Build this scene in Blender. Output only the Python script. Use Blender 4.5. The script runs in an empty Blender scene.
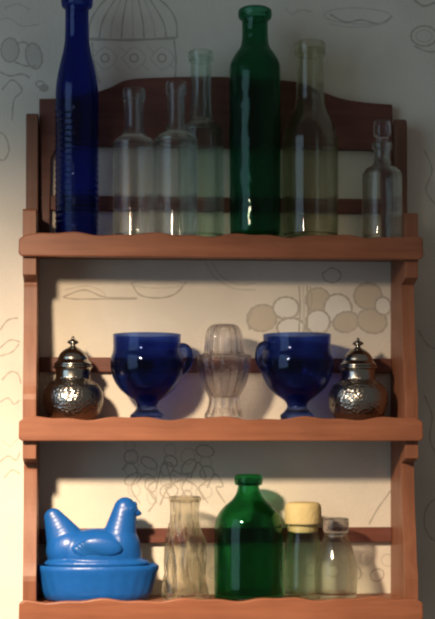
import bpy, bmesh, math, random
from mathutils import Vector, Matrix
from math import sin, cos, pi, radians as R

random.seed(7)
sc = bpy.context.scene
COL = sc.collection

# ------------------------------------------------------------------ camera
F = 1509.2                      # focal length in pixels of the 435x619 frame
CAM = Vector((-0.13136, -1.70, 1.45))
PSI = 0.073465                  # small turn to the right
HOR = 440.0                     # image row of the camera's height
cam_d = bpy.data.cameras.new('camera')
cam_d.sensor_fit = 'VERTICAL'
cam_d.sensor_height = 24.0
cam_d.lens = F * 24.0 / 619.0
cam_d.shift_y = (HOR - 309.5) / 619.0
cam_d.clip_start = 0.05
cam_d.dof.use_dof = True
cam_d.dof.focus_distance = 1.72
cam_d.dof.aperture_fstop = 8.0
cam = bpy.data.objects.new('camera', cam_d)
cam.location = CAM
cam.rotation_euler = (R(90), 0, -PSI)
COL.objects.link(cam)
sc.camera = cam

# ------------------------------------------------------------------ world, lamp, exposure
w = bpy.data.worlds.new('room_light')
sc.world = w
w.use_nodes = True
bg = w.node_tree.nodes['Background']
bg.inputs['Color'].default_value = (0.90, 0.88, 0.84, 1)
bg.inputs['Strength'].default_value = 0.12

ld = bpy.data.lights.new('shaded_lamp', 'SPOT')
ld.energy = 116.0
ld.color = (1.0, 0.77, 0.54)
ld.spot_size = R(180)
ld.spot_blend = 0.90
ld.shadow_soft_size = 0.035
lamp = bpy.data.objects.new('shaded_lamp', ld)
lamp.location = (-0.385, -0.69, 1.45 + 0.335)
lamp.rotation_euler = (R(6.5), R(6.5), 0)
COL.objects.link(lamp)

wd = bpy.data.lights.new('window_daylight', 'AREA')     # dim cool daylight from a window to the left
wd.shape = 'RECTANGLE'; wd.size = 1.1; wd.size_y = 1.5
wd.energy = 9.0
wd.color = (0.52, 0.78, 1.0)
win = bpy.data.objects.new('window_daylight', wd)
win.location = (-1.45, -1.20, 1.80)
win.rotation_euler = (Vector((0, 0.10, 1.45)) - win.location).to_track_quat('-Z', 'Y').to_euler()
COL.objects.link(win)

sc.view_settings.view_transform = 'Standard'
sc.view_settings.look = 'None'
sc.view_settings.gamma = 1.0
sc.view_settings.use_curve_mapping = False
sc.view_settings.exposure = 0.0
sc.cycles.max_bounces = 20
sc.cycles.transmission_bounces = 16
sc.cycles.transparent_max_bounces = 32
sc.cycles.glossy_bounces = 6
sc.cycles.filter_width = 2.2

# ------------------------------------------------------------------ pixel rays
FW = Vector((sin(PSI), cos(PSI), 0)); RT = Vector((cos(PSI), -sin(PSI), 0))
def P(u, v, Y):
    """point of the plane at depth Y that the photograph shows at (u, v)"""
    d = FW + RT * ((u - 217.5) / F) + Vector((0, 0, (HOR - v) / F))
    return CAM + d * ((Y - CAM.y) / d.y)
def scale_at(p):
    return (p - CAM).dot(FW) / F     # metres per pixel there

# ------------------------------------------------------------------ materials
def new_mat(name):
    m = bpy.data.materials.new(name); m.use_nodes = True
    nt = m.node_tree
    return m, nt, nt.nodes, nt.links, nt.nodes['Principled BSDF']
def nd(nt, t, **kw):
    n = nt.nodes.new(t)
    for k, v in kw.items():
        if k in n.inputs: n.inputs[k].default_value = v
        else: setattr(n, k, v)
    return n

def wood(name, a, b, axis):
    m, nt, N, L, bs = new_mat(name)
    tc = nd(nt, 'ShaderNodeTexCoord')
    mp = nd(nt, 'ShaderNodeMapping')
    s = [60, 60, 60]; s[axis] = 5
    mp.inputs['Scale'].default_value = s
    L.new(tc.outputs['Object'], mp.inputs['Vector'])
    n1 = nd(nt, 'ShaderNodeTexNoise', Scale=1.6, Detail=6.0, Roughness=0.6)
    L.new(mp.outputs[0], n1.inputs['Vector'])
    n2 = nd(nt, 'ShaderNodeTexNoise', Scale=14.0, Detail=3.0)
    L.new(tc.outputs['Object'], n2.inputs['Vector'])
    cr = nd(nt, 'ShaderNodeValToRGB')
    cr.color_ramp.elements[0].position = 0.32; cr.color_ramp.elements[0].color = (*a, 1)
    cr.color_ramp.elements[1].position = 0.70; cr.color_ramp.elements[1].color = (*b, 1)
    L.new(n1.outputs['Fac'], cr.inputs['Fac'])
    mx = nd(nt, 'ShaderNodeMixRGB', blend_type='MULTIPLY', Fac=0.35)
    L.new(cr.outputs['Color'], mx.inputs['Color1']); L.new(n2.outputs['Fac'], mx.inputs['Color2'])
    L.new(mx.outputs[0], bs.inputs['Base Color'])
    bp = nd(nt, 'ShaderNodeBump', Strength=0.12, Distance=0.002)
    L.new(n1.outputs['Fac'], bp.inputs['Height']); L.new(bp.outputs[0], bs.inputs['Normal'])
    bs.inputs['Roughness'].default_value = 0.45
    bs.inputs['Specular IOR Level'].default_value = 0.3
    return m
WOOD_X = wood('pine_stained_lengthwise', (0.24, 0.082, 0.040), (0.35, 0.130, 0.066), 0)
WOOD_Z = wood('pine_stained_upright', (0.22, 0.081, 0.041), (0.32, 0.128, 0.068), 2)
WOOD_P = wood('darker_post_wood', (0.15, 0.062, 0.036), (0.23, 0.098, 0.058), 2)  # upper posts, a darker brown than the side panels below
WOOD_D = wood('dark_stained_board', (0.14, 0.046, 0.032), (0.21, 0.076, 0.052), 0)

def paper(name, c, bump=True):
    m, nt, N, L, bs = new_mat(name)
    tc = nd(nt, 'ShaderNodeTexCoord')
    n = nd(nt, 'ShaderNodeTexNoise', Scale=9.0, Detail=4.0)
    L.new(tc.outputs['Object'], n.inputs['Vector'])
    cr = nd(nt, 'ShaderNodeValToRGB')
    cr.color_ramp.elements[0].color = (*[x * 0.90 for x in c], 1)
    cr.color_ramp.elements[1].color = (*[min(1, x * 1.06) for x in c], 1)
    cr.color_ramp.elements[0].position = 0.35; cr.color_ramp.elements[1].position = 0.65
    L.new(n.outputs['Fac'], cr.inputs['Fac'])
    L.new(cr.outputs[0], bs.inputs['Base Color'])
    bs.inputs['Roughness'].default_value = 0.8
    bs.inputs['Specular IOR Level'].default_value = 0.15
    if bump:
        v = nd(nt, 'ShaderNodeTexVoronoi', Scale=330.0)
        L.new(tc.outputs['Object'], v.inputs['Vector'])
        bp = nd(nt, 'ShaderNodeBump', Strength=0.22, Distance=0.0012)
        L.new(v.outputs['Distance'], bp.inputs['Height']); L.new(bp.outputs[0], bs.inputs['Normal'])
    return m
PAPER = paper('cream_wallpaper', (0.72, 0.655, 0.545))
INK = paper('wallpaper_ink_line', (0.47, 0.42, 0.34), False)
INK2 = paper('wallpaper_pale_line', (0.60, 0.55, 0.46), False)
TAN = paper('wallpaper_tan_fill', (0.58, 0.50, 0.385))
WHITE = paper('wallpaper_white_fill', (0.76, 0.72, 0.63))

def glass(name, col, mix=0.5, rough=0.0, ior=1.46, bump=0.0, bscale=60.0, tcol=None, thin=0.0):
    """clear glass: part of the light is bent, part goes straight on through the thin wall"""
    m, nt, N, L, bs = new_mat(name)
    N.remove(bs)
    out = N['Material Output']
    g = nd(nt, 'ShaderNodeBsdfGlass', Roughness=rough, IOR=ior)
    g.inputs['Color'].default_value = (*col, 1)
    t = nd(nt, 'ShaderNodeBsdfTransparent'); t.inputs['Color'].default_value = (*(tcol or col), 1)
    x = nd(nt, 'ShaderNodeMixShader', Fac=mix)
    gl = nd(nt, 'ShaderNodeBsdfGlossy', Roughness=max(rough, 0.02)); fr = nd(nt, 'ShaderNodeFresnel', IOR=ior)
    tg = nd(nt, 'ShaderNodeMixShader')
    ge = nd(nt, 'ShaderNodeNewGeometry')            # the thin wall reflects once, at its outer face
    iv = nd(nt, 'ShaderNodeMath', operation='SUBTRACT'); iv.inputs[0].default_value = 1.0
    mu = nd(nt, 'ShaderNodeMath', operation='MULTIPLY')
    L.new(ge.outputs['Backfacing'], iv.inputs[1]); L.new(iv.outputs[0], mu.inputs[0]); L.new(fr.outputs[0], mu.inputs[1])
    L.new(mu.outputs[0], tg.inputs['Fac']); L.new(t.outputs[0], tg.inputs[1]); L.new(gl.outputs[0], tg.inputs[2])
    L.new(g.outputs[0], x.inputs[1]); L.new(tg.outputs[0], x.inputs[2]); L.new(x.outputs[0], out.inputs['Surface'])
    if thin:                      # a thin wall bends light mostly where it is met at a grazing angle
        lw = nd(nt, 'ShaderNodeLayerWeight', Blend=0.35)
        mr = nd(nt, 'ShaderNodeMapRange')
        mr.inputs['From Min'].default_value = 0.05; mr.inputs['From Max'].default_value = 0.6
        mr.inputs['To Min'].default_value = thin; mr.inputs['To Max'].default_value = 0.25
        L.new(lw.outputs['Facing'], mr.inputs['Value']); L.new(mr.outputs[0], x.inputs['Fac'])
    if bump:
        tc = nd(nt, 'ShaderNodeTexCoord')
        n = nd(nt, 'ShaderNodeTexNoise', Scale=bscale, Detail=2.0)
        L.new(tc.outputs['Object'], n.inputs['Vector'])
        bp = nd(nt, 'ShaderNodeBump', Strength=bump, Distance=0.004)
        L.new(n.outputs['Fac'], bp.inputs['Height']); L.new(bp.outputs[0], g.inputs['Normal']); L.new(bp.outputs[0], gl.inputs['Normal'])
    return m
CLEAR = glass('clear_glass', (0.96, 0.97, 0.96), 0.25, bump=0.10, bscale=25, thin=0.88)
CLEAR_OLD = glass('aged_clear_glass', (0.94, 0.95, 0.93), 0.28, bump=0.06, bscale=25, thin=0.88)
AMBER = glass('straw_tinted_glass', (0.91, 0.91, 0.85), 0.30, bump=0.06, bscale=25, thin=0.88)
PRESSED = glass('pressed_clear_glass', (0.93, 0.92, 0.92), 0.35, bump=0.25, bscale=90, thin=0.6)
CRINKLE = glass('crinkled_clear_glass', (0.94, 0.925, 0.88), 0.35, bump=0.5, bscale=55, thin=0.6)
EMERALD = glass('emerald_glass', (0.27, 0.60, 0.46), 0.30, bump=0.6, bscale=40, tcol=(0.25, 0.60, 0.44))
GREEN = glass('bottle_green_glass', (0.33, 0.67, 0.48), 0.40, tcol=(0.31, 0.66, 0.47))
COBALT = glass('cobalt_glass', (0.25, 0.35, 0.72), 0.35, tcol=(0.22, 0.32, 0.70))
GTINT = glass('pale_green_glass', (0.92, 0.96, 0.93), 0.30, bump=0.1, bscale=45, thin=0.88)

CUPBLUE = glass('cobalt_cup_glass', (0.36, 0.46, 0.76), 0.35, tcol=(0.33, 0.43, 0.74))

def solid(name, c, rough=0.3, metal=0.0, bump=0.0, bscale=80, sss=0.0, spec=0.5, vor=False, coat=0.0):
    m, nt, N, L, bs = new_mat(name)
    tc = nd(nt, 'ShaderNodeTexCoord')
    n = nd(nt, 'ShaderNodeTexVoronoi' if vor else 'ShaderNodeTexNoise', Scale=bscale)
    L.new(tc.outputs['Object'], n.inputs['Vector'])
    cr = nd(nt, 'ShaderNodeValToRGB')
    cr.color_ramp.elements[0].color = (*[x * 0.82 for x in c], 1)
    cr.color_ramp.elements[1].color = (*[min(1, x * 1.1) for x in c], 1)
    n0 = nd(nt, 'ShaderNodeTexNoise', Scale=bscale * .4, Detail=3.0)
    L.new(tc.outputs['Object'], n0.inputs['Vector'])
    L.new(n0.outputs['Fac'], cr.inputs['Fac']); L.new(cr.outputs[0], bs.inputs['Base Color'])
    bs.inputs['Roughness'].default_value = rough
    bs.inputs['Metallic'].default_value = metal
    bs.inputs['Specular IOR Level'].default_value = spec
    bs.inputs['Coat Weight'].default_value = coat
    if sss:
        bs.inputs['Subsurface Weight'].default_value = sss
        bs.inputs['Subsurface Radius'].default_value = (0.3, 0.6, 1.0)
        bs.inputs['Subsurface Scale'].default_value = 0.01
    if bump:
        bp = nd(nt, 'ShaderNodeBump', Strength=bump, Distance=0.003)
        L.new(n.outputs['Distance' if vor else 'Fac'], bp.inputs['Height']); L.new(bp.outputs[0], bs.inputs['Normal'])
    return m
SILVER = solid('tarnished_silver', (0.42, 0.39, 0.34), 0.20, 1.0, 0.03, 60)
SILVER_E = solid('embossed_tarnished_silver', (0.36, 0.33, 0.29), 0.24, 1.0, 0.30, 330, vor=True)
HEN = solid('bright_blue_milk_glass', (0.010, 0.10, 0.36), 0.32, 0, 0.12, 110, sss=0.25, spec=0.35)
CORK = solid('pale_yellow_cork', (0.64, 0.50, 0.23), 0.8, 0, 0.4, 130, spec=0.2)

# ------------------------------------------------------------------ object helpers
def obj(name, bm, mat, parent=None, angle=40, smooth=True):
    me = bpy.data.meshes.new(name)
    bmesh.ops.recalc_face_normals(bm, faces=bm.faces[:])
    bm.to_mesh(me); bm.free()
    for p in me.polygons: p.use_smooth = smooth
    if smooth: me.set_sharp_from_angle(angle=R(angle))
    for m in (mat if isinstance(mat, (list, tuple)) else [mat]): me.materials.append(m)
    o = bpy.data.objects.new(name, me); COL.objects.link(o)
    if parent: o.parent = parent
    return o
def thing(name, label, cat, loc, group=None, rz=0.0):
    o = bpy.data.objects.new(name, None); COL.objects.link(o)
    o.empty_display_size = 0.02
    o.location = loc; o.rotation_euler = (0, 0, rz)
    tag(o, label, cat, group); return o
def tag(o, label, cat, group=None):
    o['label'] = label; o['category'] = cat
    if group: o['group'] = group
def dup(root, loc, label, rz=0.0):
    r = root.copy(); COL.objects.link(r); r.location = loc; r.rotation_euler = (0, 0, rz); r['label'] = label
    for ch in list(root.children):
        c = ch.copy(); COL.objects.link(c); c.parent = r
        for g in ch.children:
            d = g.copy(); COL.objects.link(d); d.parent = c
    return r

def cr_curve(pts, n=6):
    """Catmull-Rom through the points; a repeated point makes a corner"""
    out = []
    for i in range(len(pts) - 1):
        p0 = pts[max(i - 1, 0)]; p1 = pts[i]; p2 = pts[i + 1]; p3 = pts[min(i + 2, len(pts) - 1)]
        if p1 == p2: continue
        for k in range(n):
            t = k / n
            out.append(tuple(0.5 * (2 * b + (c - a) * t + (2 * a - 5 * b + 4 * c - d) * t * t + (3 * b - a - 3 * c + d) * t ** 3)
                             for a, b, c, d in zip(p0, p1, p2, p3)))
    out.append(tuple(pts[-1]))
    return out

def lathe(prof, n=64, mod=None, sx=1.0, sy=1.0):
    """revolve (r, z) points; r = 0 ends close on the axis. mod(a, r, z, i) -> r"""
    bm = bmesh.new(); rings = []
    for i, (r, z) in enumerate(prof):
        if r < 1e-6: rings.append([bm.verts.new((0, 0, z))]); continue
        ring = []
        for k in range(n):
            a = 2 * pi * k / n
            rr = mod(a, r, z, i) if mod else r
            ring.append(bm.verts.new((rr * cos(a) * sx, rr * sin(a) * sy, z)))
        rings.append(ring)
    for A, B in zip(rings, rings[1:]):
        if len(A) == 1 and len(B) == 1: continue
        for k in range(n):
            k2 = (k + 1) % n
            if len(A) == 1: bm.faces.new((A[0], B[k], B[k2]))
            elif len(B) == 1: bm.faces.new((A[k], A[k2], B[0]))
            else: bm.faces.new((A[k], A[k2], B[k2], B[k]))
    return bm

def hollow(outer, wall, floor):
    """outer profile from the foot up -> closed glass wall with a cavity"""
    outer = [(max(r, 0.0), z) for r, z in outer]
    z0 = outer[0][1]
    ins = [(max(r - wall, 0.0008), z) for r, z in outer if z > z0 + floor]
    ins.reverse()
    return [(0, z0 + 0.0012)] + [(outer[0][0] * 0.8, z0 + 0.0012)] + outer + ins + [(ins[-1][0] * 0.85, z0 + floor), (0, z0 + floor)]

def px_profile(pts, loc, u, vref=None, n=6, smooth=True):
    """(r px, v px) seen at the place 'loc' -> local (r, z) in metres, foot at z = 0"""
    s = scale_at(loc)
    vb = HOR - (loc.z - CAM.z) / s
    q = [(r * s, max((vb - v) * s, 0.0)) for r, v in pts]
    q[0] = (q[0][0], 0.0)
    return cr_curve(q, n) if smooth else q

def box(bm, x0, x1, y0, y1, z0, z1):
    v = [bm.verts.new(c) for c in ((x0,y0,z0),(x1,y0,z0),(x1,y1,z0),(x0,y1,z0),(x0,y0,z1),(x1,y0,z1),(x1,y1,z1),(x0,y1,z1))]
    for f in ((0,1,2,3),(4,5,6,7),(0,1,5,4),(1,2,6,5),(2,3,7,6),(3,0,4,7)): bm.faces.new([v[i] for i in f])
def prism(pts, axis, a, b):
    """extrude a closed 2-D outline along axis ('X' or 'Y') from a to b"""
    q = []
    for p in pts:
        if not q or abs(p[0]-q[-1][0]) + abs(p[1]-q[-1][1]) > 2e-4: q.append(p)
    if abs(q[0][0]-q[-1][0]) + abs(q[0][1]-q[-1][1]) < 2e-4: q.pop()
    pts = q
    bm = bmesh.new()
    mk = (lambda p, t: (t, p[0], p[1])) if axis == 'X' else (lambda p, t: (p[0], t, p[1]))
    A = [bm.verts.new(mk(p, a)) for p in pts]; B = [bm.verts.new(mk(p, b)) for p in pts]
    n = len(pts)
    for i in range(n): bm.faces.new((A[i], A[(i+1) % n], B[(i+1) % n], B[i]))
    bm.faces.new(A); bm.faces.new(B)
    return bm
def bevel(o, wd, seg=2):
    m = o.modifiers.new('Bevel', 'BEVEL'); m.width = wd; m.segments = seg; m.limit_method = 'ANGLE'; m.angle_limit = R(40)
def tube(pts, radii, n=12):
    bm = bmesh.new(); rings = []
    pts = [Vector(p) for p in pts]
    for i, p in enumerate(pts):
        t = (pts[min(i+1, len(pts)-1)] - pts[max(i-1, 0)]).normalized()
        a = t.cross(Vector((0.13, 1, 0.07))).normalized(); b = t.cross(a)
        r = radii[i] if isinstance(radii, (list, tuple)) else radii
        rings.append([bm.verts.new(p + (a * cos(2*pi*k/n) + b * sin(2*pi*k/n)) * r) for k in range(n)])
    for A, B in zip(rings, rings[1:]):
        for k in range(n): bm.faces.new((A[k], A[(k+1) % n], B[(k+1) % n], B[k]))
    bm.faces.new(rings[0]); bm.faces.new(rings[-1])
    return bm

# ------------------------------------------------------------------ wall with its printed paper
YW = 0.100
wall_bm = bmesh.new()
def quad_wall(x0, x1, z0, z1, y0, y1):
    box(wall_bm, x0, x1, y0, y1, z0, z1)
quad_wall(-1.1, 1.1, 0.75, 2.35, YW, YW + 0.06)
layer = [0]
def wxz(u, v):
    p = P(u, v, YW); return (p.x, p.z)
SHIFTS = ((0, 0), (0.62, -0.07), (-0.62, 0.06))
def ink(pts, wd=1.3, mi=1, closed=False, n=6):
    """a drawn line of the paper's pattern, wd pixels wide"""
    if closed: pts = pts + [pts[0]]
    c = [wxz(*q) for q in cr_curve(pts, n)]
    h = wd * 0.00117 / 2
    layer[0] += 1
    y = YW - 0.00006 - layer[0] * 1.5e-6
    L_, R_ = [], []
    for i, p in enumerate(c):
        a = c[max(i-1, 0)]; b = c[min(i+1, len(c)-1)]
        if closed and i in (0, len(c)-1): a, b = c[-2], c[1]
        t = Vector((b[0]-a[0], b[1]-a[1])).normalized() if (a != b) else Vector((1, 0))
        nrm = Vector((-t.y, t.x)) * h * (1 + 0.25 * sin(i * 1.3))
        L_.append((p[0]+nrm.x, p[1]+nrm.y)); R_.append((p[0]-nrm.x, p[1]-nrm.y))
    for sx, sz in SHIFTS:
        a_ = [wall_bm.verts.new((x+sx, y, z+sz)) for x, z in L_]; b_ = [wall_bm.verts.new((x+sx, y, z+sz)) for x, z in R_]
        for i in range(len(a_)-1):
            f = wall_bm.faces.new((a_[i], b_[i], b_[i+1], a_[i+1])); f.material_index = mi
def fill(pts, mi=3, n=6):
    c = [wxz(*q) for q in cr_curve(pts + [pts[0]], n)][:-1]
    layer[0] += 1
    y = YW - 0.00006 - layer[0] * 1.5e-6
    for sx, sz in SHIFTS:
        f = wall_bm.faces.new([wall_bm.verts.new((x+sx, y, z+sz)) for x, z in c]); f.material_index = mi
        bmesh.ops.triangulate(wall_bm, faces=[f])
def oval(u, v, a, b, rot=0.0, n=10, a0=0, a1=360):
    out = []
    k = n if a1 - a0 >= 360 else n + 1
    for i in range(k):
        t = R(a0 + (a1 - a0) * i / n)
        x, y = a * cos(t), b * sin(t)
        out.append((u + x*cos(rot) - y*sin(rot), v + x*sin(rot) + y*cos(rot)))
    return out
# jelly mould above the shelf
ink([(89, 39), (130, 40), (176, 38)], 2.6)
ink([(88, 38), (92, 18), (108, -2), (134, -10), (160, 0), (175, 18), (177, 38)], 1.6)
for k in range(1, 8):
    x = 88 + 11.2 * k
    ink([(x, 38), (x + (132 - x) * .12, 20), (x + (132 - x) * .6, -7)], 1.5, 1 if k % 2 else 2)
ink([(92, 42), (94, 62), (100, 84)], 1.3); ink([(174, 40), (176, 60), (175, 80)], 1.6)
for cx in (105, 134, 162):
    ink([(cx - 12, 58), (cx, 47), (cx + 12, 58), (cx, 70)], 1.3, 2, True, 3)
    ink(oval(cx, 58, 4, 4), 1.6, 1, True)
    ink([(cx - 15, 47), (cx - 8, 52)], 1.2, 2); ink([(cx + 15, 70), (cx + 8, 65)], 1.2, 2)
# mushrooms at the upper left
fill(oval(10, 50, 9, 12), 2); ink(oval(10, 50, 9, 12), 1.6, 1, True)
fill(oval(34, 56, 8, 13, -.2), 2); ink(oval(34, 56, 8, 13, -.2), 1.6, 1, True)
ink([(16, 44), (24, 42), (30, 46)], 1.6); ink([(15, 62), (26, 66), (36, 66)], 1.6)
ink([(0, 72), (10, 76), (22, 74), (30, 78)], 1.6); ink([(2, 90), (12, 80), (22, 90), (14, 100), (12, 120)], 1.4)
ink([(-6, 22), (8, 18), (22, 26), (40, 24)], 1.4, 2); fill(oval(44, 88, 5, 4), 1); ink(oval(40, 84, 4, 3), 1.4, 1, True)
ink([(0, 132), (6, 138), (9, 150), (4, 160), (-4, 158)], 1.4); ink([(4, 8), (18, 4), (30, 10)], 1.4, 2)
# dish and spoon at the upper right
ink(oval(358, 16, 34, 8, .03), 1.5, 2, True); ink([(330, 14), (345, 22), (362, 20), (380, 24), (392, 16)], 1.6)
ink([(330, 24), (350, 27), (372, 26), (388, 22)], 1.4, 2)
ink(oval(424, 36, 13, 10), 1.6, 1, True); ink(oval(424, 36, 8, 6), 1.3, 2, True); ink([(414, 46), (430, 52), (445, 48)], 1.5)
ink([(414, 0), (424, 6), (436, 2)], 2.0); ink([(285, 8), (292, 14), (300, 10), (312, 12)], 1.6, 2)
# right margin
ink([(424, 150), (432, 170), (426, 190), (436, 205)], 1.3); ink([(418, 330), (428, 345), (440, 350)], 1.3)
ink([(424, 395), (432, 415), (430, 440), (440, 460)], 1.3); ink(oval(440, 520, 16, 22), 1.3, 1, True)
# plate, open book and bowl behind the middle shelf
for q in (0, 7): ink([(205 + q, 262), (214 + q, 276), (232 + q, 288 - q * .5), (256, 290 - q)], 1.6, 2)
ink([(63, 297), (84, 290), (104, 297), (128, 298), (137, 298)], 1.5); ink([(63, 297), (74, 299), (100, 299), (137, 299)], 1.5)
ink([(64, 290), (86, 286), (100, 290), (106, 296)], 1.2, 2)
ink([(132, 284), (140, 295), (158, 298), (175, 294), (186, 282)], 1.6); ink(oval(158, 284, 27, 4), 1.3, 2, True)
# eggs
eggs = [(262, 318, 15, 13), (286, 308, 13, 11), (318, 300, 12, 12), (338, 309, 14, 15), (368, 296, 14, 13),
        (318, 322, 12, 12), (346, 322, 13, 10), (291, 328, 14, 10), (372, 321, 15, 12), (383, 306, 8, 9)]
for i, e in enumerate(eggs):
    fill(oval(*e, rot=.25 * ((i % 3) - 1)), 3 if i % 2 == 0 else 4)
    ink(oval(*e, rot=.25 * ((i % 3) - 1)), 2.2, 1, True)
    ink(oval(e[0] + 2, e[1] + 2, e[2] * .72, e[3] * .72, n=6, a0=20, a1=120), 1.6, 3)
for x in (299, 303, 307): ink([(x, 286), (x + 1, 305), (x, 332)], 1.5, 1 if x != 303 else 2)
ink([(250, 330), (248, 322), (252, 312)], 1.6); ink([(310, 286), (312, 300), (309, 312)], 1.4)
ink([(322, 274), (332, 268), (341, 274), (336, 282), (326, 281)], 1.6, 1, True)
# left margin
ink([(0, 330), (8, 320), (18, 318)], 1.5); ink([(0, 348), (10, 340), (20, 342)], 1.4); ink([(0, 356), (12, 352), (19, 344)], 1.3)
ink([(2, 380), (10, 372), (18, 374), (21, 384)], 1.4); ink([(0, 402), (8, 398), (14, 404), (20, 400)], 1.3)
ink([(0, 462), (8, 456), (16, 460), (20, 452)], 1.4); ink([(4, 478), (12, 470), (20, 474)], 1.3); ink([(2, 440), (10, 446), (18, 438)], 1.3, 2)
# leafy scrolls and grapes behind the bottom shelf
for i in range(22):
    u = 130 + (i * 37) % 92; v = 446 + (i * 23) % 52
    ink(oval(u, v, 5 + i % 3, 6 + (i * 5) % 4, i * .7, 8), 1.5, 1 if i % 2 else 2, True)
for k in range(6):
    u = 122 + 17 * k
    ink([(u, 470 + (k % 3) * 9), (u + 8, 462 + (k % 2) * 12), (u + 16, 474 + (k % 3) * 6), (u + 9, 488), (u + 18, 503)], 1.6)
ink([(160, 505), (168, 488), (182, 480), (196, 486), (204, 500)], 1.8); ink([(148, 512), (156, 500), (150, 490)], 1.6)
ink([(369, 524), (378, 508), (392, 489)], 1.4)
# scrolls low on the wall
for k in range(9):
    u = 300 + 11 * k
    ink(oval(u, 552 + (k * 17) % 32, 6, 7, k * .6, 8), 1.5, 1 if k % 2 else 2, True)
for k in range(7): ink(oval(172 + 15 * k, 560 + (k * 13) % 26, 6, 8, k * .5, 8), 1.5, 2, True)
wall = obj('wall_back', wall_bm, [PAPER, INK, INK2, TAN, WHITE], smooth=False)
wall['kind'] = 'structure'

# ------------------------------------------------------------------ the wooden wall shelf
ZL = [1.45 + 0.2330, 1.45 + 0.0258, 1.45 - 0.1793]     # crest of each lip
LIP_H = 0.0270
SURF = [z - 0.0055 for z in ZL]                         # shelf surfaces
shelf = thing('wall_shelf', 'brown wooden three tier wall shelf with wavy edged shelves and arched back board', 'shelf', (0, YW, ZL[2] - 0.05))
def S(bm):                                              # world -> shelf local
    bmesh.ops.translate(bm, vec=(0, -YW, -(ZL[2] - 0.05)), verts=bm.verts[:]); return bm
XO, TH = 0.2254, 0.0150
zt = ZL[0] + 0.150                                      # top of the side panels
def side_outline():
    p = []
    yb = YW - 0.0005
    zbot = ZL[2] - 0.048
    seq = [(0.055, zbot), (0.030, zbot + 0.004), (0.008, zbot + 0.016), (0.0105, ZL[2] - 0.020)]
    p += cr_curve(seq, 4)
    for i in (2, 1):
        a, b = ZL[i], ZL[i-1]
        p += [(0.0105, a - 0.01), (0.0105, a + 0.006), (0.0105, a + 0.020)]
        p += cr_curve([(0.0115, a + 0.026), (0.016, a + 0.040), (0.022, a + 0.070), (0.029, a + 0.105), (0.033, b - 0.066), (0.033, b - 0.0555), (0.031, b - 0.052), (0.012, b - 0.0475), (0.0105, b - 0.046)], 5)
    a = ZL[0]
    p += [(0.0105, a - 0.01), (0.0105, a + 0.025), (0.0125, a + 0.0275)]
    p += [(yb, a + 0.0285), (yb, zbot)]
    return p
for sx in (-1, 1):
    a, b = (-XO, -XO + TH) if sx < 0 else (XO - TH, XO)
    o = obj('side_panel', S(prism(side_outline(), 'X', a, b)), WOOD_Z, shelf, smooth=False)
    bevel(o, 0.0015)
    a0 = ZL[0] + 0.0287
    post = [(0.066, a0), (0.069, a0 + 0.008), (0.0705, a0 + 0.03), (0.071, zt - 0.010), (0.074, zt - 0.003), (0.081, zt), (0.089, zt - 0.003), (YW - 0.0005, zt - 0.010), (YW - 0.0005, a0)]
    o = obj('back_post', S(prism(post, 'X', a + .0004, b - .0004)), WOOD_P, shelf, smooth=False)
    bevel(o, 0.0012)
XI = XO - TH
for i in range(3):
    bm = bmesh.new(); box(bm, -XI, XI, 0.0108, YW - 0.0005, SURF[i] - 0.013, SURF[i])
    o = obj('shelf_board', S(bm), WOOD_X, shelf, smooth=False)
    # wavy front lip
    top = []
    for k in range(61):
        x = -0.229 + 0.458 * k / 60
        d = 0.0016 * sin(x * 62 + i * 1.9) + 0.0009 * sin(x * 143 + i)
        e = min(abs(x + 0.230), abs(x - 0.230)) / 0.010
        drop = 0.005 * max(0, 1 - e) ** 2
        top.append((x, ZL[i] - 0.0012 + d - drop))
    bot = [(0.2295, ZL[i] - LIP_H + 0.003), (0.226, ZL[i] - LIP_H), (-0.226, ZL[i] - LIP_H), (-0.2295, ZL[i] - LIP_H + 0.003)]
    l = obj('front_lip', S(prism(top + bot, 'Y', 0.0, 0.0102)), WOOD_X, o, smooth=False)
    bevel(l, 0.0016)
    # back rail
    zr = SURF[i] + (0.0440, 0.0600, 0.0625)[i]
    bm = bmesh.new(); xr = XI - (0.0125 if i == 0 else 0); box(bm, -xr, xr, YW - 0.0095, YW - 0.0005, zr, zr + 0.0175)
    o = obj('back_rail', S(bm), WOOD_D, shelf, smooth=False); bevel(o, 0.0012)
# arched back board at the top
def zc(v, u=217): return P(u, v, 0.085).z
crest = [(-XI, 101), (-.185, 100), (-.150, 95), (-.128, 89), (-.105, 80.5), (-.06, 77.5), (0.0, 76), (.06, 77.5), (.100, 80.5), (.122, 88), (.150, 96), (.180, 99.5), (XI, 101)]
pts = [(x, zc(v)) for x, v in cr_curve(crest, 5)]
low = [(XI, SURF[0] + .001), (XI - .012, SURF[0] + .001), (XI - .014, zc(160)), (XI - .022, zc(147)), (-XI + .022, zc(147)), (-XI + .014, zc(160)), (-XI + .012, SURF[0] + .001), (-XI, SURF[0] + .001)]
o = obj('crest_board', S(prism(pts + low, 'Y', YW - 0.0125, YW - 0.0005)), WOOD_D, shelf, smooth=False); bevel(o, 0.0012)

# ------------------------------------------------------------------ glass and metal things
def base(u, Y, tier):
    p = P(u, 300, Y); return Vector((p.x, p.y, SURF[tier] + 0.0002))

def bottle(name, label, cat, u, Y, tier, prof, mat, wall=0.0022, floor=0.005, mod=None, group=None, n=64, lip=None, lipname='mouth_ring', seg=6):
    loc = base(u, Y, tier)
    t = thing(name, label, cat, loc, group)
    pr = px_profile(prof, loc, u, n=seg)
    obj('body', lathe(hollow(pr, wall, floor), n, mod), mat, t, 50)
    if lip:
        s = scale_at(loc); vb = HOR - (loc.z - CAM.z) / s
        q = [(r * s, (vb - v) * s) for r, v in lip]
        obj(lipname, lathe(cr_curve(q + [q[0]], 4), n), mat, t, 50)
    return t

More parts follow.
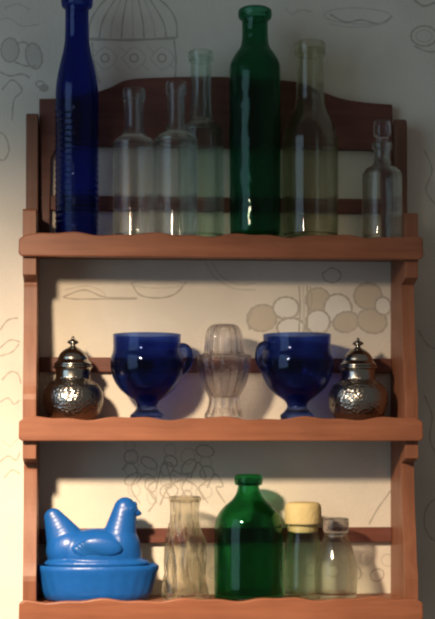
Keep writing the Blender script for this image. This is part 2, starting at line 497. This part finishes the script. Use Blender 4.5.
# --- top tier
RIB0, RIB1 = 0.0, 0.150
def ribbed(a, r, z, i):
    if r > 0.018 and 0.004 < z < 0.152: return r * (1 + 0.018 * cos(2 * pi * z / 0.0068))
    return r
loc = base(77, 0.044, 0)
t = thing('ribbed_bottle', 'tall cobalt blue bottle ringed with fine ribs, at left end of top shelf', 'bottle', loc)
s = scale_at(loc); vb = HOR - (loc.z - CAM.z) / s
outer = [(19.5 * s, 0.0), (21.2 * s, 0.002)]
k = 0
while 0.004 + k * 0.0011 < 0.150:
    outer.append((21.4 * s, 0.004 + k * 0.0011)); k += 1
up = [(21.4, 96), (20.8, 86), (19, 74), (16.3, 62), (14, 52), (12.6, 44), (12.0, 36), (11.7, 20), (11.8, 10), (12.2, 7)]
outer += cr_curve([(r * s, (vb - v) * s) for r, v in up], 5)
obj('body', lathe(hollow(outer, 0.0026, 0.006), 64, ribbed), COBALT, t, 60)
q = [(12.3, 8), (14.6, 7.4), (15.7, 4), (15.9, -1), (15.2, -4), (12.3, -4.5)]
q = [(r * s, (vb - v) * s) for r, v in q]
obj('mouth_ring', lathe(cr_curve(q + [q[0]], 4), 64), COBALT, t)

bottle('glass_bottle', 'clear straight sided bottle just right of the cobalt blue bottle', 'bottle', 134, 0.036, 0,
       [(18, 238), (20.5, 235), (21, 230), (21, 152), (20.6, 145), (18.5, 140), (13, 136), (10.6, 131), (9.6, 124), (9.4, 104), (9.6, 98)],
       CLEAR, lip=[(9.6, 101), (11.2, 100), (11.4, 91), (9.5, 90)], group='clear glass bottles on the top shelf')
bottle('glass_bottle', 'clear straight sided bottle standing just in front of the taller slim greenish one', 'bottle', 176, 0.034, 0,
       [(18.5, 238), (21, 235), (21.6, 230), (21.6, 148), (21.2, 142), (18.5, 136.5), (12, 132), (9.6, 126), (8.8, 118), (8.6, 96), (8.8, 91)],
       CLEAR, lip=[(8.8, 94), (10.4, 93), (10.6, 84), (8.7, 83)], group='clear glass bottles on the top shelf')
bottle('glass_bottle', 'clear greenish tall slim necked bottle left of the emerald one', 'bottle', 201, 0.066, 0,
       [(20, 238), (22.5, 235), (23, 230), (23, 140), (22.4, 132), (19, 125), (13.5, 120), (11, 114), (10.4, 104), (10.2, 66), (10.4, 58)],
       GTINT, lip=[(10.4, 62), (12.3, 61), (12.6, 53), (10.3, 52)], group='clear glass bottles on the top shelf')
bottle('emerald_bottle', 'tall emerald green bottle in the middle of the top shelf', 'bottle', 255, 0.046, 0,
       [(21, 238), (24, 235), (25, 229), (25.4, 200), (25.6, 100), (25.4, 72), (24.2, 63), (20, 55), (15.2, 48), (13.4, 42), (12.9, 34), (13.0, 22), (13.4, 19)],
       EMERALD, lip=[(13.4, 20), (16, 18.5), (16.8, 15), (16.6, 11), (15.0, 9.5), (13.2, 9.5)], wall=0.003)
bottle('glass_bottle', 'clear straw tinted bottle with thick neck, between emerald and stoppered bottles', 'bottle', 310, 0.052, 0,
       [(24, 238), (27.5, 235), (28.2, 229), (28.2, 150), (27.4, 138), (24, 126), (18.5, 115), (15.2, 106), (14.2, 96), (13.8, 70), (13.6, 54), (13.8, 50)],
       AMBER, lip=[(13.8, 56), (15.2, 55), (15.6, 48), (15.0, 43.5), (13.4, 43.5)], group='clear glass bottles on the top shelf')
t = bottle('stoppered_bottle', 'small clear bottle with a tall glass stopper, at right end of top shelf', 'bottle', 382, 0.036, 0,
       [(17, 240), (19.2, 237), (19.8, 232), (19.8, 180), (19.2, 174), (16, 169), (10.2, 165.5), (8.6, 161), (8.0, 154), (8.2, 148)],
       CLEAR_OLD, lip=[(8.2, 150), (10.0, 149), (10.2, 144), (8.0, 143)], group='clear glass bottles on the top shelf')
s = scale_at(t.location); vb = HOR - (t.location.z - CAM.z) / s
q = [(0, 158), (4.4, 158), (5.6, 146), (5.8, 141), (6.0, 138), (8.4, 136), (8.8, 132), (8.6, 124), (7.8, 121), (5, 120), (0, 120)]
obj('stopper', lathe([(r * s, (vb - v) * s) for r, v in q], 32), PRESSED, t, 35)

# --- middle tier
def lidded_bowl(u, Y, label):
    loc = base(u, Y, 1)
    t = thing('silver_bowl', label, 'bowl', loc, 'lidded silver bowls on the middle shelf')
    belly = [(20, 418), (24.5, 416.5), (27, 412), (29.6, 404), (30.2, 398), (29, 391), (25.5, 385), (21, 381.5), (18.5, 380), (17.2, 377), (16.8, 370), (17.2, 367.5)]
    pr = px_profile(belly, loc, u, n=5)
    obj('belly', lathe(hollow(pr, 0.0012, 0.003), 64), SILVER_E, t, 60)
    s_ = scale_at(loc); vb_ = HOR - (loc.z - CAM.z) / s_
    c = lambda q, n=4: cr_curve([(r * s_, (vb_ - v) * s_) for r, v in q], n)
    obj('collar', lathe(c([(17.3, 384), (18.4, 382.5), (18.2, 380), (17.4, 379), (17.2, 372), (18.0, 369), (19.6, 367.6), (19.6, 366), (17.0, 365.6), (15.8, 366), (15.8, 384), (17.3, 384)], 3)), SILVER, t, 50)
    lid = obj('lid', lathe(c([(0, 366), (14, 366), (18.4, 365.4), (18.8, 364), (17.6, 362.4), (15.4, 360), (14.6, 357), (12.4, 353), (8.4, 349.5), (5.2, 347.6), (3.4, 346.6), (0, 346.2)])), SILVER, t, 50)
    obj('finial', lathe(c([(0, 347.5), (3.4, 347.2), (2.4, 345.4), (3.2, 344.2), (5.4, 343), (5.6, 341.8), (4.2, 340.4), (2.0, 339.2), (1.6, 338), (1.0, 336.6), (0, 336)], 4), 32), SILVER, lid, 50)
    return t
b1 = lidded_bowl(73, 0.050, 'lidded silver bowl with pointed finial, at the left end of the middle shelf')
dup(b1, base(358, 0.050, 1), 'lidded silver bowl with pointed finial, at the right end of the middle shelf')

def goblet(u, Y, label, hz):
    loc = base(u, Y, 1)
    t = thing('blue_cup', label, 'cup', loc, 'cobalt blue footed cups on the middle shelf')
    prof = [(15.5, 418), (16.8, 416.5), (16.5, 414.8), (13, 411.5), (10.4, 408), (10.2, 405), (12.5, 401), (20, 395.5), (28.5, 387.5), (34.5, 376.5), (36.6, 366), (36.0, 357.5), (34.2, 352), (33.6, 346), (34.0, 334.5)]
    pr = px_profile(prof, loc, u, n=5)
    o = hollow([p for p in pr], 0.0026, 0.0175)
    body = obj('body', lathe(o, 72), CUPBLUE, t, 50)
    s_ = scale_at(loc); vb_ = HOR - (loc.z - CAM.z) / s_
    pts = cr_curve([(33.0, 347.5), (37.5, 346), (42, 348), (44.5, 354), (44, 361), (40.5, 367.5), (35.5, 371)], 5)
    obj('handle', tube([(x * s_, 0, (vb_ - v) * s_) for x, v in pts], [0.0042 + 0.0006 * abs(i - 15) / 15 for i in range(len(pts))], 14), CUPBLUE, t, 60)
    t.rotation_euler.z = hz
    return t
goblet(147, 0.0475, 'cobalt blue footed cup with handle, beside the left silver bowl', R(14))
goblet(297, 0.0475, 'cobalt blue footed cup with handle, beside the right silver bowl', R(205))

# pressed glass candle lamp
loc = base(224, 0.045, 1)
t = thing('candle_lamp', 'clear pressed glass candle lamp with ribbed dome, between the two blue cups', 'candle lamp', loc)
def flutes(n, amp):
    return lambda a, r, z, i: r * (1 + amp * abs(cos(n * a / 2)) - amp * .5)
s = scale_at(loc); vb = HOR - (loc.z - CAM.z) / s
c = lambda q, n=4: cr_curve([(r * s, max(0, (vb - v) * s)) for r, v in q], n)
pr = c([(17, 418), (19, 416.5), (18, 413), (16.0, 409), (14.6, 402), (15.2, 396.5), (18, 391), (21.8, 383), (24.7, 371), (26.2, 360), (26.8, 356.5), (25.8, 355)])
obj('candle_cup', lathe(hollow(pr, 0.0035, 0.024), 96, flutes(12, 0.09)), PRESSED, t, 35)
q = c([(20.4, 356.5), (21, 355), (19.4, 351), (19.0, 344), (18.2, 336), (16, 329), (12.5, 325.4), (9.5, 324.4)])
inn = [(r - 0.003, z) for r, z in reversed(q) if r > 0.0105]
obj('dome_shade', lathe(q + [(0.0095, q[-1][1] - .002)] + inn + [q[0]], 96, flutes(14, 0.08)), PRESSED, t, 35)

# --- bottom tier
# blue hen on a nest
loc = base(97, 0.048, 2)
hen = thing('hen_dish', 'bright blue glass covered dish shaped like a nesting hen', 'dish', loc)
s = scale_at(loc); vb = HOR - (loc.z - CAM.z) / s
hx = lambda u: (u - 97) * s
hz = lambda v: (vb - v) * s
def weave(a, r, z, i):
    return r * (1 + 0.012 * sin(26 * a) * sin(z * 900)) if 0.004 < z < 0.034 else r
nest = [(0, 0.0012), (44 * s, .0012), (47 * s, 0.0), (52 * s, 0.002), (55 * s, 0.010), (58 * s, 0.022), (60 * s, 0.031), (62 * s, 0.0355), (62 * s, 0.0395), (60 * s, 0.041),
        (57.5 * s, 0.040), (56.5 * s, 0.034), (50 * s, 0.008), (0, 0.005)]
obj('nest_base', lathe(nest, 120, weave, sx=1.0, sy=0.51), HEN, hen, 50)
def ellip(bm, c, r, rot=None, u=28, v=18):
    n = bmesh.ops.create_uvsphere(bm, u_segments=u, v_segments=v, radius=1)
    M = Matrix.Translation(c) @ (rot or Matrix()) @ Matrix.Diagonal((*r, 1))
    bmesh.ops.transform(bm, matrix=M, verts=n['verts'])
RY = lambda d: Matrix.Rotation(R(d), 4, 'Y')
bm = bmesh.new()
# lid rim plate, breast, body, tail, neck, head
ellip(bm, (hx(97), 0, hz(563)), (53 * s, 0.0275, 0.010))
ellip(bm, (hx(98), 0, hz(554)), (44 * s, 0.0255, 26 * s))
ellip(bm, (hx(120), 0, hz(549)), (21 * s, 0.020, 25 * s))
ellip(bm, (hx(70), 0, hz(550)), (24 * s, 0.019, 22 * s))
for k in range(9):           # the tail sweeps up and back
    f = k / 8
    ellip(bm, (hx(68 - 14.5 * f), 0, hz(545 - 28 * f)), ((21.5 - 12.0 * f) * s, 0.015 - 0.009 * f, (15 - 6 * f) * s), RY(-20 - 12 * f))
for k in range(8):
    f = k / 7
    ellip(bm, (hx(119 + 5.5 * f), 0, hz(540 - 30 * f)), ((18 - 6.5 * f) * s, 0.0165 - 0.007 * f, 13 * s), RY(14))
ellip(bm, (hx(127), 0, hz(510.5)), (11.2 * s, 0.0102, 9.2 * s), RY(-10))
lid = obj('hen_lid', bm, HEN, hen, 180)
m = lid.modifiers.new('Remesh', 'REMESH'); m.mode = 'VOXEL'; m.voxel_size = 0.0011; m.use_smooth_shade = True
m = lid.modifiers.new('Smooth', 'SMOOTH'); m.factor = 0.5; m.iterations = 7
bm = bmesh.new()
for du, dv, r in ((120, 504.5, 3.6), (125, 503, 3.8), (130, 503, 3.5), (134.5, 505, 2.8)):
    ellip(bm, (hx(du), 0, hz(dv)), (r * s, 0.0022, (r + .8) * s), None, 16, 10)
cb = obj('comb', bm, HEN, lid, 180)
m = cb.modifiers.new('Remesh', 'REMESH'); m.mode = 'VOXEL'; m.voxel_size = 0.0006; m.use_smooth_shade = True
bk = lathe([(0, -0.0015), (0.0050, -0.001), (0.0042, 0.003), (0.0018, 0.0066), (0, 0.0080)], 20)
bmesh.ops.transform(bk, matrix=Matrix.Translation((hx(135.2), 0, hz(512.5))) @ RY(104), verts=bk.verts[:])
obj('beak', bk, HEN, lid)
bm = bmesh.new(); ellip(bm, (hx(134), 0, hz(520.5)), (3.0 * s, 0.0035, 5.2 * s), None, 16, 10); obj('wattle', bm, HEN, lid)
for sy in (-1, 1):
    bm = bmesh.new(); ellip(bm, (hx(131), sy * 0.0092, hz(508.5)), (1.6 * s, 0.0012, 1.6 * s), None, 12, 8); obj('eye', bm, HEN, lid)
    bm = bmesh.new()
    for k in range(4):
        ellip(bm, (hx(102 - 5.5 * k), sy * (0.0236 - 0.0010 * k), hz(545 + 2.2 * k)), ((20 - 2 * k) * s, 0.0042, (9.5 - 1.2 * k) * s), RY(8 + 5 * k), 20, 12)
    obj('wing', bm, HEN, lid, 60)

# crinkled glass bottle
def crinkle(a, r, z, i):
    sq = 1 + 0.05 * cos(4 * a)
    k = 1 + 0.085 * sin(9 * a + 55 * z) + 0.06 * sin(5 * a - 90 * z + 1) + 0.02 * sin(17 * a + 140 * z)
    return r * sq * (k if z < 0.088 else 1 + (k - 1) * .35)
bottle('crinkled_bottle', 'clear crinkled glass bottle with wide mouth, between the blue hen and green jug', 'bottle', 185, 0.045, 2,
       [(16, 604), (19.5, 601), (20.4, 595), (19.4, 575), (18.6, 555), (18.8, 545), (18.0, 537), (15.4, 530), (14.0, 524), (13.8, 512), (14.6, 502), (15.2, 499)],
       CRINKLE, wall=0.0028, floor=0.008, mod=crinkle, n=120, lip=[(13.6, 502), (15.8, 501.4), (16.3, 499), (15.6, 496.6), (13.4, 496.6)])
# green jug
bottle('green_jug', 'round shouldered green glass bottle with short neck, on the bottom shelf', 'bottle', 248.5, 0.049, 2,
       [(29, 604), (33, 601.5), (34, 596), (34.2, 580), (34.2, 535), (33.4, 523), (30, 513.5), (23.5, 505.5), (16.5, 499.5), (12.2, 493), (10.8, 487), (10.6, 483)],
       GREEN, wall=0.0028, floor=0.006, lip=[(10.6, 485.5), (13.4, 484.6), (14.2, 481), (14.0, 477), (12.6, 475), (10.2, 475)])
# jar with yellow cork
t = bottle('glass_jar', 'squat clear glass jar with pale yellow cork lid, right beside the green jug', 'jar', 303, 0.050, 2,
       [(15.5, 602), (18.2, 600), (18.8, 595), (18.8, 554), (18.2, 546), (16.6, 539), (15.6, 533), (15.4, 526)],
       GTINT, wall=0.0022, group='small jars at the right of the bottom shelf')
s = scale_at(t.location); vb = HOR - (t.location.z - CAM.z) / s
q = [(0, 532), (13, 532), (13.8, 524.2), (17.4, 524), (18.4, 521), (18.2, 508), (16.5, 503.5), (12, 502), (0, 501.6)]
obj('cork_lid', lathe(cr_curve([(r * s, (vb - v) * s) for r, v in q], 3), 40), CORK, t, 50)
# jar with glass lid
t = bottle('glass_jar', 'round bellied clear glass jar with flat glass lid, rightmost on the bottom shelf', 'jar', 336, 0.047, 2,
       [(15.5, 602), (19, 600), (20.4, 594), (21.5, 578), (20.6, 563), (17.8, 552), (14.8, 543), (12.6, 537), (11.6, 533)],
       CLEAR_OLD, wall=0.0024, group='small jars at the right of the bottom shelf')
s = scale_at(t.location); vb = HOR - (t.location.z - CAM.z) / s
q = [(0, 536), (8.6, 536), (9.6, 532.4), (12.2, 532), (13.0, 529), (12.8, 520), (11.5, 518), (7, 517.2), (0, 517)]
obj('glass_lid', lathe(cr_curve([(r * s, (vb - v) * s) for r, v in q], 3), 40), PRESSED, t, 50)
